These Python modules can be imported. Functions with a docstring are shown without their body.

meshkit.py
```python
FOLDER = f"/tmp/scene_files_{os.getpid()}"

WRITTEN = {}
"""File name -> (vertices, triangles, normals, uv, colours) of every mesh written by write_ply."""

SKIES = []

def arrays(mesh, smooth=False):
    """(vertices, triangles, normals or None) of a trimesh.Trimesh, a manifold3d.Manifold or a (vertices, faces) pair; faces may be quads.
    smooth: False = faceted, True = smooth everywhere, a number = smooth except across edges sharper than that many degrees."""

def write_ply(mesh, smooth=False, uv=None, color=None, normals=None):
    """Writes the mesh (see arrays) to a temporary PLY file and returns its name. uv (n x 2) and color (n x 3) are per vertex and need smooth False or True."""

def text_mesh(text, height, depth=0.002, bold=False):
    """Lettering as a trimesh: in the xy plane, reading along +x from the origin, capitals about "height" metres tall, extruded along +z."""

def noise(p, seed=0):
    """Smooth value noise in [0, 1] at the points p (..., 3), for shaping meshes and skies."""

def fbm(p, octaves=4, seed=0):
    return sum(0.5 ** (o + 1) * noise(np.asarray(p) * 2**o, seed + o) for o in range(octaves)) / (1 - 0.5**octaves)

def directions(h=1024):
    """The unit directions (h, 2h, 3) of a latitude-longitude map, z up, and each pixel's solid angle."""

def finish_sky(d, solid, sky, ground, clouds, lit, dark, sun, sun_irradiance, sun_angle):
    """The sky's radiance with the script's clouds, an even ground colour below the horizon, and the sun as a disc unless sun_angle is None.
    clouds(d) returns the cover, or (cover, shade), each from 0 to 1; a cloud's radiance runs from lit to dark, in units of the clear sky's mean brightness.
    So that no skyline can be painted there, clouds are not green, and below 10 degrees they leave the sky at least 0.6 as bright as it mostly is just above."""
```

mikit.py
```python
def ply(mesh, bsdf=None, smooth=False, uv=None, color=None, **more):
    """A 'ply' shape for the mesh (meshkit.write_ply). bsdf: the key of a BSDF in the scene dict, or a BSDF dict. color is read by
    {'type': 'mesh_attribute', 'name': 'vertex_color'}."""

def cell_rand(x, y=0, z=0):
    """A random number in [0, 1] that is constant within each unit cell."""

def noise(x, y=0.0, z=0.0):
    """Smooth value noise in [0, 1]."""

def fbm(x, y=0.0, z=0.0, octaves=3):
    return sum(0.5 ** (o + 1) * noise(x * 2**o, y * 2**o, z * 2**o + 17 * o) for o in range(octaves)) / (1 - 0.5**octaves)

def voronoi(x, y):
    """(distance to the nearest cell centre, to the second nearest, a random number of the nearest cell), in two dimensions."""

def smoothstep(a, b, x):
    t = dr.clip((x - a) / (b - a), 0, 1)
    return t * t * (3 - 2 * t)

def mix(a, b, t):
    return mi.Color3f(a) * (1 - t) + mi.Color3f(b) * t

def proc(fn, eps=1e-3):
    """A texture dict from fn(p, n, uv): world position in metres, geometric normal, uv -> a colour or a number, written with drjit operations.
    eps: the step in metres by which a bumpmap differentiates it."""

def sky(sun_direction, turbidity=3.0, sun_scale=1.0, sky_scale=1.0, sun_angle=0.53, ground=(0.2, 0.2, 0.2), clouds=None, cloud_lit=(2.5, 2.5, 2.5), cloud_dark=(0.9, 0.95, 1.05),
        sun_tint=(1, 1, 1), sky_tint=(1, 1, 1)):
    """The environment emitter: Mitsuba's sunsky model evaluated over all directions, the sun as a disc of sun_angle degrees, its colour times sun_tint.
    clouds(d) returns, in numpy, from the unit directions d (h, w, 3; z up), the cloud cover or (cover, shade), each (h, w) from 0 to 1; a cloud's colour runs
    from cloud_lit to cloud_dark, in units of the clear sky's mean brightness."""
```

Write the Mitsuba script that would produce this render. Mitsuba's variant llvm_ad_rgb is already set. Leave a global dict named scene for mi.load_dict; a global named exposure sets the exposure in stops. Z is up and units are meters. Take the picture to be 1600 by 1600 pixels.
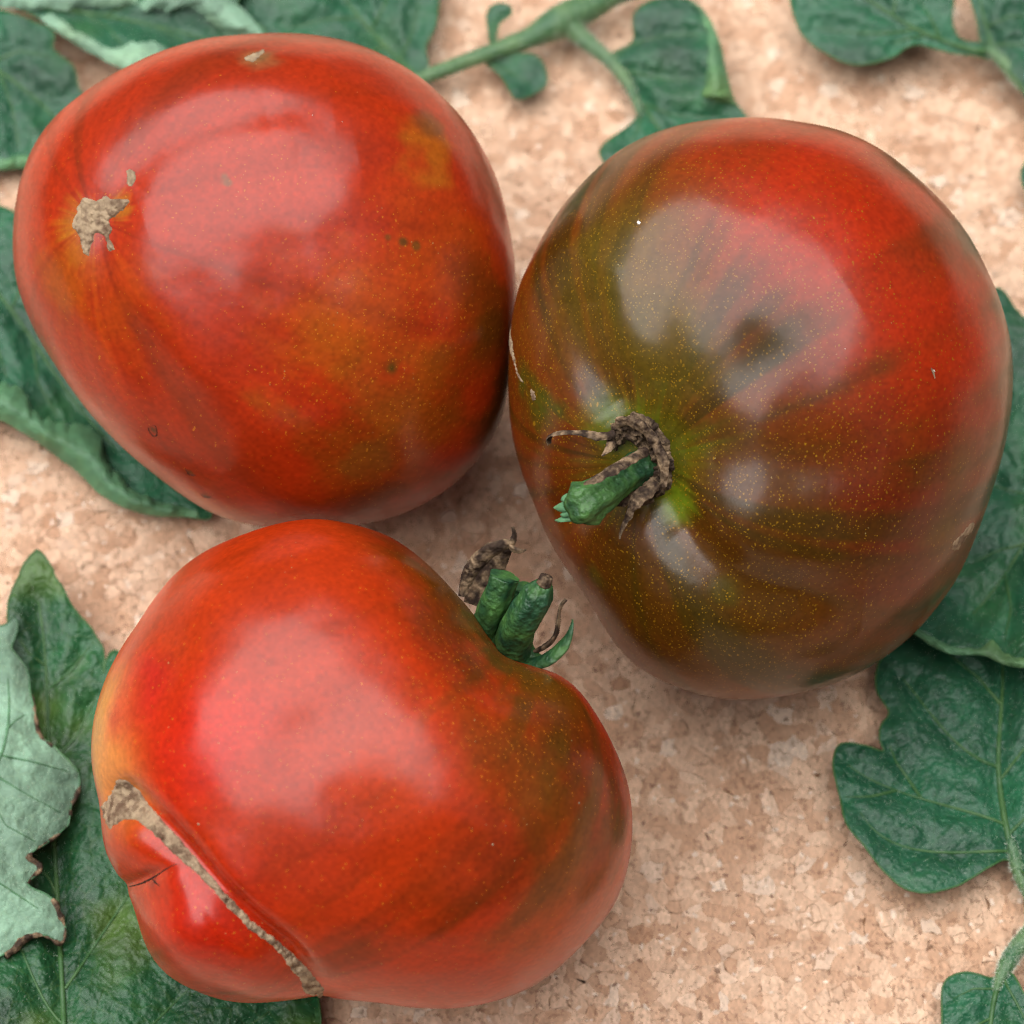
import math
import numpy as np, trimesh, mitsuba as mi, drjit as dr, mikit, meshkit
from scipy.spatial import Delaunay, Voronoi, cKDTree
from scipy.interpolate import LinearNDInterpolator, NearestNDInterpolator, RBFInterpolator, CubicSpline
from shapely.geometry import Polygon, LineString, Point
import shapely
T = mi.ScalarTransform4f
scene, labels = {}, {}

# ---------------------------------------------------------------- camera, sky, exposure
TARGET = np.array([0.0, 0.0, 0.03])
ELEV, DIST, FOV = math.radians(63), 0.50, 19.8
EYE = TARGET + DIST * np.array([0, -math.cos(ELEV), math.sin(ELEV)])
FWD = (TARGET - EYE) / DIST
RIGHT = np.array([1.0, 0, 0]); UP = np.cross(RIGHT, FWD)
scene['camera'] = {'type': 'thinlens', 'fov': FOV, 'fov_axis': 'x', 'aperture_radius': 0.0027, 'focus_distance': 0.462,
    'near_clip': 0.01, 'far_clip': 50.0, 'to_world': T().look_at(origin=EYE.tolist(), target=TARGET.tolist(), up=[0, 0, 1])}
exposure = 4.05
def overcast(d):
    """an even bright overcast, strongest overhead and dull towards the horizon, softly mottled"""
    off = np.degrees(np.arccos(np.clip(d @ (SUN / np.linalg.norm(SUN)), -1, 1)))
    return 1.0, 1 - np.exp(-(off / 44) ** 2) + 0.25 * (meshkit.fbm(d * 2.6, 4, 5) - 0.5)
SUN = np.array([-0.22, 0.0, 0.97])
scene['sky'] = mikit.sky(SUN, turbidity=3, sun_scale=0.3, sky_scale=0.5, sun_angle=76, sun_tint=(0.86, 1.0, 1.24), ground=(0.12, 0.11, 0.09),
    clouds=overcast, cloud_lit=(1.1, 1.14, 1.25), cloud_dark=(0.04, 0.042, 0.047))

PX = 2 * DIST * math.tan(math.radians(FOV) / 2) / 1600          # metres per picture unit at TARGET's depth
def ray(px, py):
    k = math.tan(math.radians(FOV) / 2) / 800
    px, py = np.asarray(px, float), np.asarray(py, float)
    d = FWD + ((px - 800) * k)[..., None] * RIGHT - ((py - 800) * k)[..., None] * UP
    return d
def at(px, py, z):                                              # the point of height z where this line of sight meets it
    d = ray(px, py); z = np.asarray(z, float)
    t = (z - EYE[2]) / d[..., 2]
    return EYE + d * t[..., None]
def pix(p):
    q = np.asarray(p) - EYE
    z = q @ FWD; k = math.tan(math.radians(FOV) / 2) / 800
    return 800 + (q @ RIGHT) / z / k, 800 - (q @ UP) / z / k

# ---------------------------------------------------------------- helpers
def numbered(name):
    key, i = name, 0
    taken = set(scene) | set(labels) | {k.rsplit('__', n)[0] for k in scene for n in range(1, k.count('__') + 1)}
    while key in taken:
        i += 1; key = f'{name}_{i:03d}'
    return key
def add(name, mesh, bsdf, parent=None, smooth=True, label=None, **kw):
    key = numbered((parent + '__' if parent else '') + name)
    scene[key] = mikit.ply(mesh, bsdf, smooth=smooth, **kw)
    if label: labels[key] = {'label': label}
    return key
def thing(name, label, cat, group=None):
    key = numbered(name)
    labels[key] = {'label': label, 'category': cat}
    if group: labels[key]['group'] = group
    return key
def tube(pts, rad, sides=14, seed=0, rough=0.0, flat=None, scale=400.0, caps=True, ridge=0.0):
    """a tapered tube through pts; flat = (ratio, turn) makes it a band; rough = relief in metres"""
    pts = np.asarray(pts, float); n = len(pts)
    s = np.r_[0, np.cumsum(np.linalg.norm(np.diff(pts, axis=0), axis=1))]
    m = max(8, int(s[-1] / 0.0004)); m = min(m, 160)
    u = np.linspace(0, s[-1], m)
    c = CubicSpline(s, pts)(u) if n > 2 else np.array([np.interp(u, s, pts[:, k]) for k in range(3)]).T
    r = np.interp(u, s, np.broadcast_to(rad, (n,)))
    t = np.gradient(c, axis=0); t /= np.linalg.norm(t, axis=1, keepdims=True)
    a = np.zeros_like(t); ref = np.array([0, 0, 1.0]) if abs(t[0, 2]) < 0.8 else np.array([1.0, 0, 0])
    for i in range(m):
        x = ref - t[i] * (ref @ t[i]); ref = x / np.linalg.norm(x); a[i] = ref
    b = np.cross(t, a)
    ang = np.arange(sides) * 2 * np.pi / sides
    ca, sa = np.cos(ang), np.sin(ang)
    if flat:
        ratio, turn0, turn = flat if len(flat) == 3 else (flat[0], 0.0, flat[1])
        tw = np.linspace(turn0, turn, m)
        A = a * np.cos(tw)[:, None] + b * np.sin(tw)[:, None]; B = -a * np.sin(tw)[:, None] + b * np.cos(tw)[:, None]
        off = A[:, None] * (ca * 1.0)[None, :, None] + B[:, None] * (sa * ratio + 0.35 * ca ** 2)[None, :, None]
    else:
        off = a[:, None] * ca[None, :, None] + b[:, None] * sa[None, :, None]
        off = off * (1 + ridge * (np.abs(np.cos(2.5 * ang + seed)) - 0.6))[None, :, None]
    v = c[:, None] + off * r[:, None, None]
    if rough:
        nz = meshkit.fbm(v.reshape(-1, 3) * scale, 3, seed).reshape(m, sides) - 0.5
        v = v + off * (nz * 2 * rough)[..., None]
    v = v.reshape(-1, 3)
    i, j = np.meshgrid(np.arange(m - 1), np.arange(sides), indexing='ij')
    q = np.stack([i * sides + j, i * sides + (j + 1) % sides, (i + 1) * sides + (j + 1) % sides, (i + 1) * sides + j], -1).reshape(-1, 4)
    f = np.vstack([q[:, [0, 1, 2]], q[:, [0, 2, 3]]])
    if caps:
        k = len(v); v = np.vstack([v, c[0], c[-1]]); j = np.arange(sides)
        f = np.vstack([f, np.stack([j * 0 + k, (j + 1) % sides, j], 1), np.stack([j * 0 + k + 1, (m - 1) * sides + j, (m - 1) * sides + (j + 1) % sides], 1)])
    return trimesh.Trimesh(v, f, process=False)
def tube_fast(c, r, sides=5):
    """a thin even cord along a closed line"""
    m = len(c); t = np.gradient(c, axis=0); t /= np.linalg.norm(t, axis=1, keepdims=True) + 1e-12
    a = np.cross(t, [0, 0, 1.0]); a /= np.linalg.norm(a, axis=1, keepdims=True) + 1e-12; b = np.cross(a, t)
    ang = np.arange(sides) * 2 * np.pi / sides
    v = (c[:, None] + r * (a[:, None] * np.cos(ang)[None, :, None] + b[:, None] * np.sin(ang)[None, :, None])).reshape(-1, 3)
    i, j = np.meshgrid(np.arange(m - 1), np.arange(sides), indexing='ij')
    q = np.stack([i * sides + j, i * sides + (j + 1) % sides, (i + 1) * sides + (j + 1) % sides, (i + 1) * sides + j], -1).reshape(-1, 4)
    return trimesh.Trimesh(v, np.vstack([q[:, [0, 1, 2]], q[:, [0, 2, 3]]]), process=False)
def join(*ms): return trimesh.util.concatenate(ms)
def polydist(x, y, line):
    """distance of the points to a polyline, and how far along it (0..1) the nearest point lies"""
    line = np.asarray(line, float); best = np.full(np.shape(x), 1e9); along = np.zeros(np.shape(x))
    L = np.r_[0, np.cumsum(np.linalg.norm(np.diff(line, axis=0), axis=1))]
    for k in range(len(line) - 1):
        p, q = line[k], line[k + 1]; d = q - p; l2 = d @ d
        t = np.clip(((x - p[0]) * d[0] + (y - p[1]) * d[1]) / l2, 0, 1)
        e = np.hypot(x - p[0] - t * d[0], y - p[1] - t * d[1])
        w = e < best; best = np.where(w, e, best); along = np.where(w, (L[k] + t * math.sqrt(l2)) / L[-1], along)
    return best, along
def spline2(pts, step=4.0, closed=False):
    p = np.asarray(pts, float)
    if closed: p = np.vstack([p, p[:1]])
    s = np.r_[0, np.cumsum(np.sqrt(np.linalg.norm(np.diff(p, axis=0), axis=1)))]
    L = np.linalg.norm(np.diff(p, axis=0), axis=1).sum()
    c = CubicSpline(s, p, bc_type='periodic' if closed else 'not-a-knot') if len(p) > 3 else None
    u = np.linspace(0, s[-1], max(4, int(L / step)), endpoint=not closed)
    return c(u) if c else np.array([np.interp(u, s, p[:, k]) for k in range(2)]).T

# ---------------------------------------------------------------- materials
F = mi.Float
def rgb(*c): return {'type': 'rgb', 'value': list(c)}
def mat(name, color, rough=0.5, spec=0.5, bump=None, bscale=1.0, **kw):
    d = {'type': 'principled', 'base_color': color if isinstance(color, dict) else rgb(*color), 'roughness': rough, 'specular': spec, **kw}
    if bump is not None:
        d = {'type': 'bumpmap', 'arbitrary': bump, 'scale': bscale, 'bsdf': d}
    scene[name] = {'type': 'twosided', 'bsdf': d}
def specks(p, s, off, r, density):
    """small round dots scattered in space: 1 inside a dot"""
    w1, w2 = mikit.fbm(p.x * 420 + off, p.y * 420, p.z * 420, 2), mikit.fbm(p.x * 380, p.y * 380 + 9 + off, p.z * 380, 2)
    a, b, c = 0.62 * p.x + 0.48 * p.y + 0.62 * p.z, -0.61 * p.x + 0.79 * p.y, -0.49 * p.x - 0.38 * p.y + 0.78 * p.z
    x, y, z = a * s + off + 2.5 * w1, b * s + off * 0.7 + 2.5 * w2, c * s + off * 1.3 + 1.5 * (w1 - w2)
    ix, iy, iz = dr.floor(x), dr.floor(y), dr.floor(z)
    h = mikit.cell_rand(ix, iy, iz + 31)
    cx, cy, cz = (0.27 + 0.46 * mikit.cell_rand(ix + k, iy + 7 * k, iz + 3) for k in (11, 23, 37))
    d = dr.sqrt(dr.square(x - ix - cx) + dr.square(y - iy - cy) + dr.square(z - iz - cz))
    return dr.select(h < density, 1 - mikit.smoothstep(r * 0.6, r, d), F(0))
def skin_fn(C, axis, base, dark, blobs, spk, streak=0.5, spot_color=(0.55, 0.30, 0.03), seed=0.0, streak2=0.5, deep=(0.13, 0.026, 0.005)):
    C = [float(c) for c in C]; R = 0.042; ax = [float(a) / float(np.linalg.norm(axis)) for a in axis]
    def fn(p, n, uv):
        q = (p - mi.Point3f(*C)) / R
        qx, qy, qz = q.x + seed, q.y, q.z
        wob = mikit.fbm(qx * 3.1, qy * 3.1, qz * 3.1, 3) - 0.5
        wob2 = mikit.fbm(qx * 9.0 + 5, qy * 9.0, qz * 9.0, 3) - 0.5
        along = q.x * ax[0] + q.y * ax[1] + q.z * ax[2]
        vx, vy, vz = q.x - along * ax[0], q.y - along * ax[1], q.z - along * ax[2]
        l = dr.maximum(dr.sqrt(vx * vx + vy * vy + vz * vz), 0.03)
        tw = wob * 0.45
        st = mikit.fbm(vx / l * 7.5 + seed + along * 0.35 + tw, vy / l * 7.5 + tw, vz / l * 7.5 + along * 0.3, 3) - 0.5
        c = mikit.mix(base, dark, dr.clip(0.30 + streak * st * 1.6 + wob * 0.7, 0, 1))
        c = mikit.mix(c, deep, dr.clip(streak2 * mikit.smoothstep(-0.02, 0.24, st + wob * 0.1), 0, 1))
        for (bp, br, bc, bs, bw) in blobs:
            d = dr.sqrt(dr.square(p.x - bp[0]) + dr.square(p.y - bp[1]) + dr.square(p.z - bp[2])) / br
            d = d + bw * (wob * 1.1 + wob2 * 0.45 + st * 0.9)
            c = mikit.mix(c, bc, bs * (1 - mikit.smoothstep(0.1, 1.05, d)))
        fine = mikit.fbm(p.x * 1500, p.y * 1500, p.z * 1500, 2) - 0.5
        c = c * (1 + 0.5 * fine + 0.2 * wob2)
        dens = F(0)
        for (bp, br, bs) in spk:
            d = dr.sqrt(dr.square(p.x - bp[0]) + dr.square(p.y - bp[1]) + dr.square(p.z - bp[2])) / br
            dens = dr.maximum(dens, bs * (1 - mikit.smoothstep(0.3, 1.0, d + wob * 0.8)))
        s = dr.maximum(specks(p, 1150.0, 0.0, 0.235, dens), specks(p, 1900.0, 3.7, 0.27, dens))
        dust = specks(p, 1350.0, 8.1, 0.17, F(0.035))
        c = mikit.mix(c, (0.62, 0.5, 0.4), dust * 0.45)
        c = mikit.mix(c, spot_color, s * (0.3 + 0.6 * mikit.fbm(qx * 14, qy * 14, qz * 14, 2)))
        c = c * 0.70
        g = dr.maximum(dr.maximum(c.x, c.y), c.z)
        return dr.clip(mi.Color3f(c.x * 1.02, c.y - 0.03 * (g - c.y), c.z * 0.5), 0.0008, 0.95)
    return fn
def skin_bump(p, n, uv):
    return mikit.fbm(p.x * 500, p.y * 500, p.z * 500, 2) * 0.00003 + mikit.fbm(p.x * 110, p.y * 110, p.z * 110, 2) * 0.00022

def leaf_fn(top, patch, amount):
    def fn(p, n, uv):
        a = mikit.fbm(p.x * 60, p.y * 60, p.z * 60 + 3, 3)
        b = mikit.fbm(p.x * 900, p.y * 900, p.z * 900, 2)
        d1, d2, r = mikit.voronoi(p.x * 330 + 1.5 * a, p.y * 330 + b * 0.4)
        net = 1 - mikit.smoothstep(0.0, 0.12, d2 - d1)
        c = mikit.mix(top, patch, amount * mikit.smoothstep(0.5, 0.75, a))
        c = c * (0.75 + 0.5 * b) * (0.93 + 0.14 * r) * (0.35 + 1.3 * mikit.fbm(p.x * 95 + 7, p.y * 95, p.z * 95, 2))
        return dr.clip(mikit.mix(c, mi.Color3f(patch) * 1.2, net * 0.13) * 0.62, 0.001, 0.9)
    return fn
def leaf_bump(p, n, uv):
    a = mikit.fbm(p.x * 120, p.y * 120, p.z * 120, 2)
    d1, d2, r = mikit.voronoi(p.x * 330 + 1.5 * a, p.y * 330)
    return mikit.smoothstep(0.0, 0.5, d2 - d1) * 0.00009 + mikit.fbm(p.x * 600, p.y * 600, p.z * 600, 3) * 0.00022 + mikit.fbm(p.x * 1600, p.y * 1600, p.z * 1600, 2) * 0.00028
mat('leaf_mat', mikit.proc(leaf_fn((0.013, 0.105, 0.045), (0.05, 0.17, 0.04), 0.4)), 0.5, 0.45, mikit.proc(leaf_bump, 1e-4), 1.0, sheen=0.3)
mat('leaf_spotted', mikit.proc(leaf_fn((0.013, 0.10, 0.030), (0.12, 0.19, 0.022), 0.6)), 0.5, 0.45, mikit.proc(leaf_bump, 1e-4), 1.0, sheen=0.3)
mat('leaf_under', mikit.proc(leaf_fn((0.25, 0.43, 0.29), (0.31, 0.45, 0.23), 0.5)), 0.6, 0.35, mikit.proc(leaf_bump, 1e-4), 0.8, sheen=0.3)
mat('leaf_rim', mikit.proc(leaf_fn((0.10, 0.25, 0.12), (0.17, 0.30, 0.08), 0.7)), 0.55, 0.4, mikit.proc(leaf_bump, 1e-4), 0.6, sheen=0.3)
def vein_fn(p, n, uv):
    a = mikit.fbm(p.x * 400, p.y * 400, p.z * 400, 2)
    return mikit.mix((0.035, 0.13, 0.042), (0.085, 0.19, 0.05), a) * 0.62
mat('vein_mat', mikit.proc(vein_fn), 0.5, 0.4)
def stalk_fn(p, n, uv):
    a = mikit.fbm(p.x * 300, p.y * 300, p.z * 300, 3); b = mikit.fbm(p.x * 2200, p.y * 2200, p.z * 2200, 2)
    return mikit.mix((0.045, 0.15, 0.06), (0.14, 0.26, 0.10), mikit.smoothstep(0.25, 0.75, a * 0.7 + b * 0.3)) * 0.62
def rough_bump(p, n, uv): return mikit.fbm(p.x * 1500, p.y * 1500, p.z * 1500, 3) * 0.00042
mat('stalk_mat', mikit.proc(stalk_fn), 0.5, 0.4, mikit.proc(rough_bump, 1e-4), 0.7, sheen=0.6)
def green_stub_fn(p, n, uv):
    a = mikit.fbm(p.x * 350, p.y * 350, p.z * 350, 3); b = mikit.fbm(p.x * 2500, p.y * 2500, p.z * 2500, 2)
    c = mikit.mix((0.014, 0.07, 0.03), (0.085, 0.22, 0.05), mikit.smoothstep(0.2, 0.8, a))
    return c * (0.6 + 0.8 * b) * 0.62
mat('stub_mat', mikit.proc(green_stub_fn), 0.5, 0.4, mikit.proc(rough_bump, 1e-4), 1.0)
def dry_fn(p, n, uv):
    a = mikit.fbm(p.x * 900, p.y * 900, p.z * 450, 4); b = mikit.fbm(p.x * 3000, p.y * 3000, p.z * 1200, 2)
    c = mikit.mix((0.05, 0.03, 0.02), (0.40, 0.27, 0.16), mikit.smoothstep(0.34, 0.78, a))
    return c * (0.55 + 0.9 * b) * 0.62
mat('dry_mat', mikit.proc(dry_fn), 0.8, 0.2, mikit.proc(rough_bump, 1e-4), 1.5)
def scar_fn(p, n, uv):
    a = mikit.fbm(p.x * 900, p.y * 900, p.z * 900, 3); b = mikit.fbm(p.x * 260, p.y * 260, p.z * 260, 2)
    return mikit.mix((0.17, 0.10, 0.06), (0.52, 0.38, 0.24), mikit.smoothstep(0.25, 0.7, a * 0.75 + b * 0.25)) * 0.62
mat('scar_mat', mikit.proc(scar_fn), 0.85, 0.2, mikit.proc(rough_bump, 1e-4), 1.5)

# ---------------------------------------------------------------- cork board
def cork_fn(p, n, uv):
    r1, r2 = uv.x, uv.y
    a = mikit.fbm(p.x * 1200, p.y * 1200, p.z * 1200, 3); b = mikit.fbm(p.x * 2600 + r1 * 40, p.y * 1500, r2 * 30, 2)
    big = mikit.fbm(p.x * 240, p.y * 240, 4.0, 3)
    c = mikit.mix((0.53, 0.315, 0.20), (0.71, 0.485, 0.34), mikit.smoothstep(0.1, 0.9, r1 * 0.72 + big * 0.5 - 0.11))
    c = mikit.mix(c, (0.36, 0.175, 0.09), mikit.smoothstep(0.95, 1.0, r2) * 0.4)
    c = mikit.mix(c, (0.78, 0.62, 0.49), (1 - mikit.smoothstep(0.0, 0.10, r2)) * 0.8)
    c = mikit.mix(c, (0.22, 0.10, 0.05), mikit.smoothstep(0.62, 0.76, a) * 0.5)
    q = mi.Point3f(p.x, p.y, 0.0031)
    c = mikit.mix(c, (0.16, 0.075, 0.04), specks(q, 420.0, 1.7, 0.26, F(0.16)) * 0.75)
    c = mikit.mix(c, (0.82, 0.70, 0.58), specks(q, 520.0, 5.2, 0.33, F(0.22)) * 0.6)
    return dr.clip(c * (0.70 + 0.6 * b) * mi.Color3f(0.835, 0.82, 0.795), 0.01, 0.95)
mat('cork_grain', mikit.proc(cork_fn), 0.7, 0.25, mikit.proc(rough_bump, 1e-4), 0.9)
def binder_fn(p, n, uv):
    a = mikit.fbm(p.x * 800, p.y * 800, 0, 3); d1, d2, r = mikit.voronoi(p.x * 400 + a, p.y * 400 + a)
    c = mikit.mix((0.26, 0.13, 0.065), (0.62, 0.40, 0.26), mikit.smoothstep(0.3, 0.6, a))
    far = dr.maximum(dr.abs(p.x) - 0.16, dr.abs(p.y - 0.02) - 0.17)      # past the built granules the board goes on
    g = mikit.mix((0.50, 0.275, 0.165), (0.74, 0.53, 0.375), r) * mikit.smoothstep(0.0, 0.1, d2 - d1)
    return mikit.mix(c, g, mikit.smoothstep(-0.002, 0.002, far)) * mi.Color3f(0.835, 0.82, 0.795)
mat('cork_binder', mikit.proc(binder_fn), 0.8, 0.2, mikit.proc(rough_bump, 1e-4), 1.0)
def build_cork():
    rng = np.random.default_rng(5)
    X0, X1, Y0, Y1 = -0.16, 0.16, -0.15, 0.19
    pts = rng.uniform((X0, Y0), (X1, Y1), (34000, 2))
    big = meshkit.noise(np.c_[pts * 220, pts[:, :1] * 0], 3)
    order = rng.permutation(len(pts)); keep = []; tree_r = 0.0008 + 0.0014 * rng.random(len(pts)) ** 2 + 0.0004 * big
    grid = {}
    for i in order:
        p, r = pts[i], tree_r[i]; g = (int(p[0] // 0.0032), int(p[1] // 0.0032)); ok = True
        for a in (-1, 0, 1):
            for b in (-1, 0, 1):
                for j in grid.get((g[0] + a, g[1] + b), ()):
                    if np.hypot(*(pts[j] - p)) < 0.5 * (r + tree_r[j]) * 1.15: ok = False; break
                if not ok: break
            if not ok: break
        if ok: keep.append(i); grid.setdefault(g, []).append(i)
    pts = pts[keep]; vor = Voronoi(pts)
    board = thing('cork_board', 'pale pinkish cork board of pressed granules lying under the tomatoes and leaves', 'cork board')
    labels[board]['kind'] = 'structure'; del labels[board]['category']
    base = trimesh.creation.box((1.2, 1.2, 0.008)); base.apply_translation((0, 0.05, -0.0045))
    add('base', base, 'cork_binder', board, smooth=False)
    def warp(p):
        q = np.c_[p * 700, np.zeros(len(p))]; q2 = np.c_[p * 1800, np.zeros(len(p))]
        w = np.c_[meshkit.fbm(q, 2, 1) - 0.5, meshkit.fbm(q, 2, 9) - 0.5] * 0.0019 + np.c_[meshkit.noise(q2, 4) - 0.5, meshkit.noise(q2, 7) - 0.5] * 0.0005
        return p + w
    V, Fc, UV, cells, nv = [], [], [], [], 0
    for i, ri in enumerate(vor.point_region):
        reg = vor.regions[ri]
        if not reg or -1 in reg: continue
        poly = vor.vertices[reg]
        if np.any(poly < (X0, Y0)) or np.any(poly > (X1, Y1)): continue
        c = poly.mean(0); nseg = 3 if len(poly) < 8 else 2
        ring = np.vstack([poly[k] + (poly[(k + 1) % len(poly)] - poly[k]) * t for k in range(len(poly)) for t in np.arange(nseg) / nseg])
        area = 0.5 * abs(np.dot(ring[:, 0], np.roll(ring[:, 1], 1)) - np.dot(ring[:, 1], np.roll(ring[:, 0], 1)))
        size = math.sqrt(area)
        o = warp(ring); cc = warp(c[None])[0]
        gap = rng.uniform(0.0, 0.00003) + (0.00006 if rng.random() < 0.06 else 0)
        d = o - cc; l = np.linalg.norm(d, axis=1, keepdims=True)
        o = cc + d * np.maximum(1 - gap / np.maximum(l, 1e-6), 0.5)
        inn = cc + (o - cc) * 0.84
        h = rng.uniform(-0.00005, 0.00005); tilt = rng.normal(0, 0.02, 2)
        zi = h + (inn - cc) @ tilt + 0.00002; zo = zi - rng.uniform(0.00002, 0.00011)
        n = len(o)
        v = np.vstack([np.c_[o, zo], np.c_[inn, zi], [[cc[0], cc[1], h + 0.00004]]])
        j = np.arange(n); k = (j + 1) % n
        f = np.vstack([np.c_[j, k, k + n], np.c_[j, k + n, j + n], np.c_[j + n, k + n, np.full(n, 2 * n)]])
        if np.cross(np.append(o[1] - o[0], 0), np.append(cc - o[0], 0))[2] < 0: f = f[:, ::-1]
        r1, r2 = rng.random(2)
        cells.append((v, f, (r1, r2), size, cc))
    # the 300 that show largest are parts of their own
    cx, cy = pix(np.array([[c[4][0], c[4][1], 0] for c in cells]))
    seen = (cx > 0) & (cx < 1600) & (cy > 0) & (cy < 1600)
    show = np.array([c[3] for c in cells]) * np.where(seen & VISIBLE(cx, cy), 1, 0) * (1 + 0.35 * (cy > 1050))
    own = set(np.argsort(-show)[:300].tolist())
    for i, (v, f, uv, s, cc) in enumerate(cells):
        if i in own:
            scene[f'{board}__granule' + (f'_{len(V0):03d}' if V0 else '')] = mikit.ply(trimesh.Trimesh(v, f, process=False), 'cork_grain', smooth=True, uv=np.tile(uv, (len(v), 1)))
            V0.append(1)
        else:
            V.append(v); Fc.append(f + nv); UV.append(np.tile(uv, (len(v), 1))); nv += len(v)
    key = add('fine_granules', trimesh.Trimesh(np.vstack(V), np.vstack(Fc), process=False), 'cork_grain', board, smooth=True, uv=np.vstack(UV))
    labels[key] = {'kind': 'stuff'}
V0 = []
OUT1 = [(415,52),(500,60),(575,80),(660,128),(735,205),(782,300),(806,420),(802,530),(788,640),(742,722),(655,788),(545,820),(440,822),(340,800),(240,735),(150,655),(82,560),(38,470),(22,390),(30,300),(62,218),(130,148),(230,90),(325,60)]
OUT2 = [(1150,190),(1250,196),(1350,225),(1440,290),(1512,372),(1560,470),(1579,560),(1574,660),(1550,760),(1508,870),(1450,958),(1385,1020),(1315,1060),(1230,1085),(1130,1090),(1052,1070),(978,1025),(918,940),(862,862),(820,770),(797,680),(795,580),(806,480),(834,400),(886,318),(962,245),(1050,205)]
OUT3 = [(470,815),(545,820),(620,848),(690,908),(747,967),(802,1022),(852,1042),(902,1080),(950,1150),(980,1230),(985,1310),(962,1400),(902,1480),(820,1540),(725,1570),(620,1568),(525,1556),(450,1558),(370,1556),(292,1530),(242,1480),(212,1405),(182,1340),(163,1265),(148,1200),(152,1120),(177,1045),(220,975),(280,900),(362,845)]
HIDERS = [Polygon(o) for o in (OUT1, OUT2, OUT3)]
def VISIBLE(cx, cy): return ~np.any([shapely.contains_xy(h, cx, cy) for h in HIDERS], axis=0)

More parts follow.
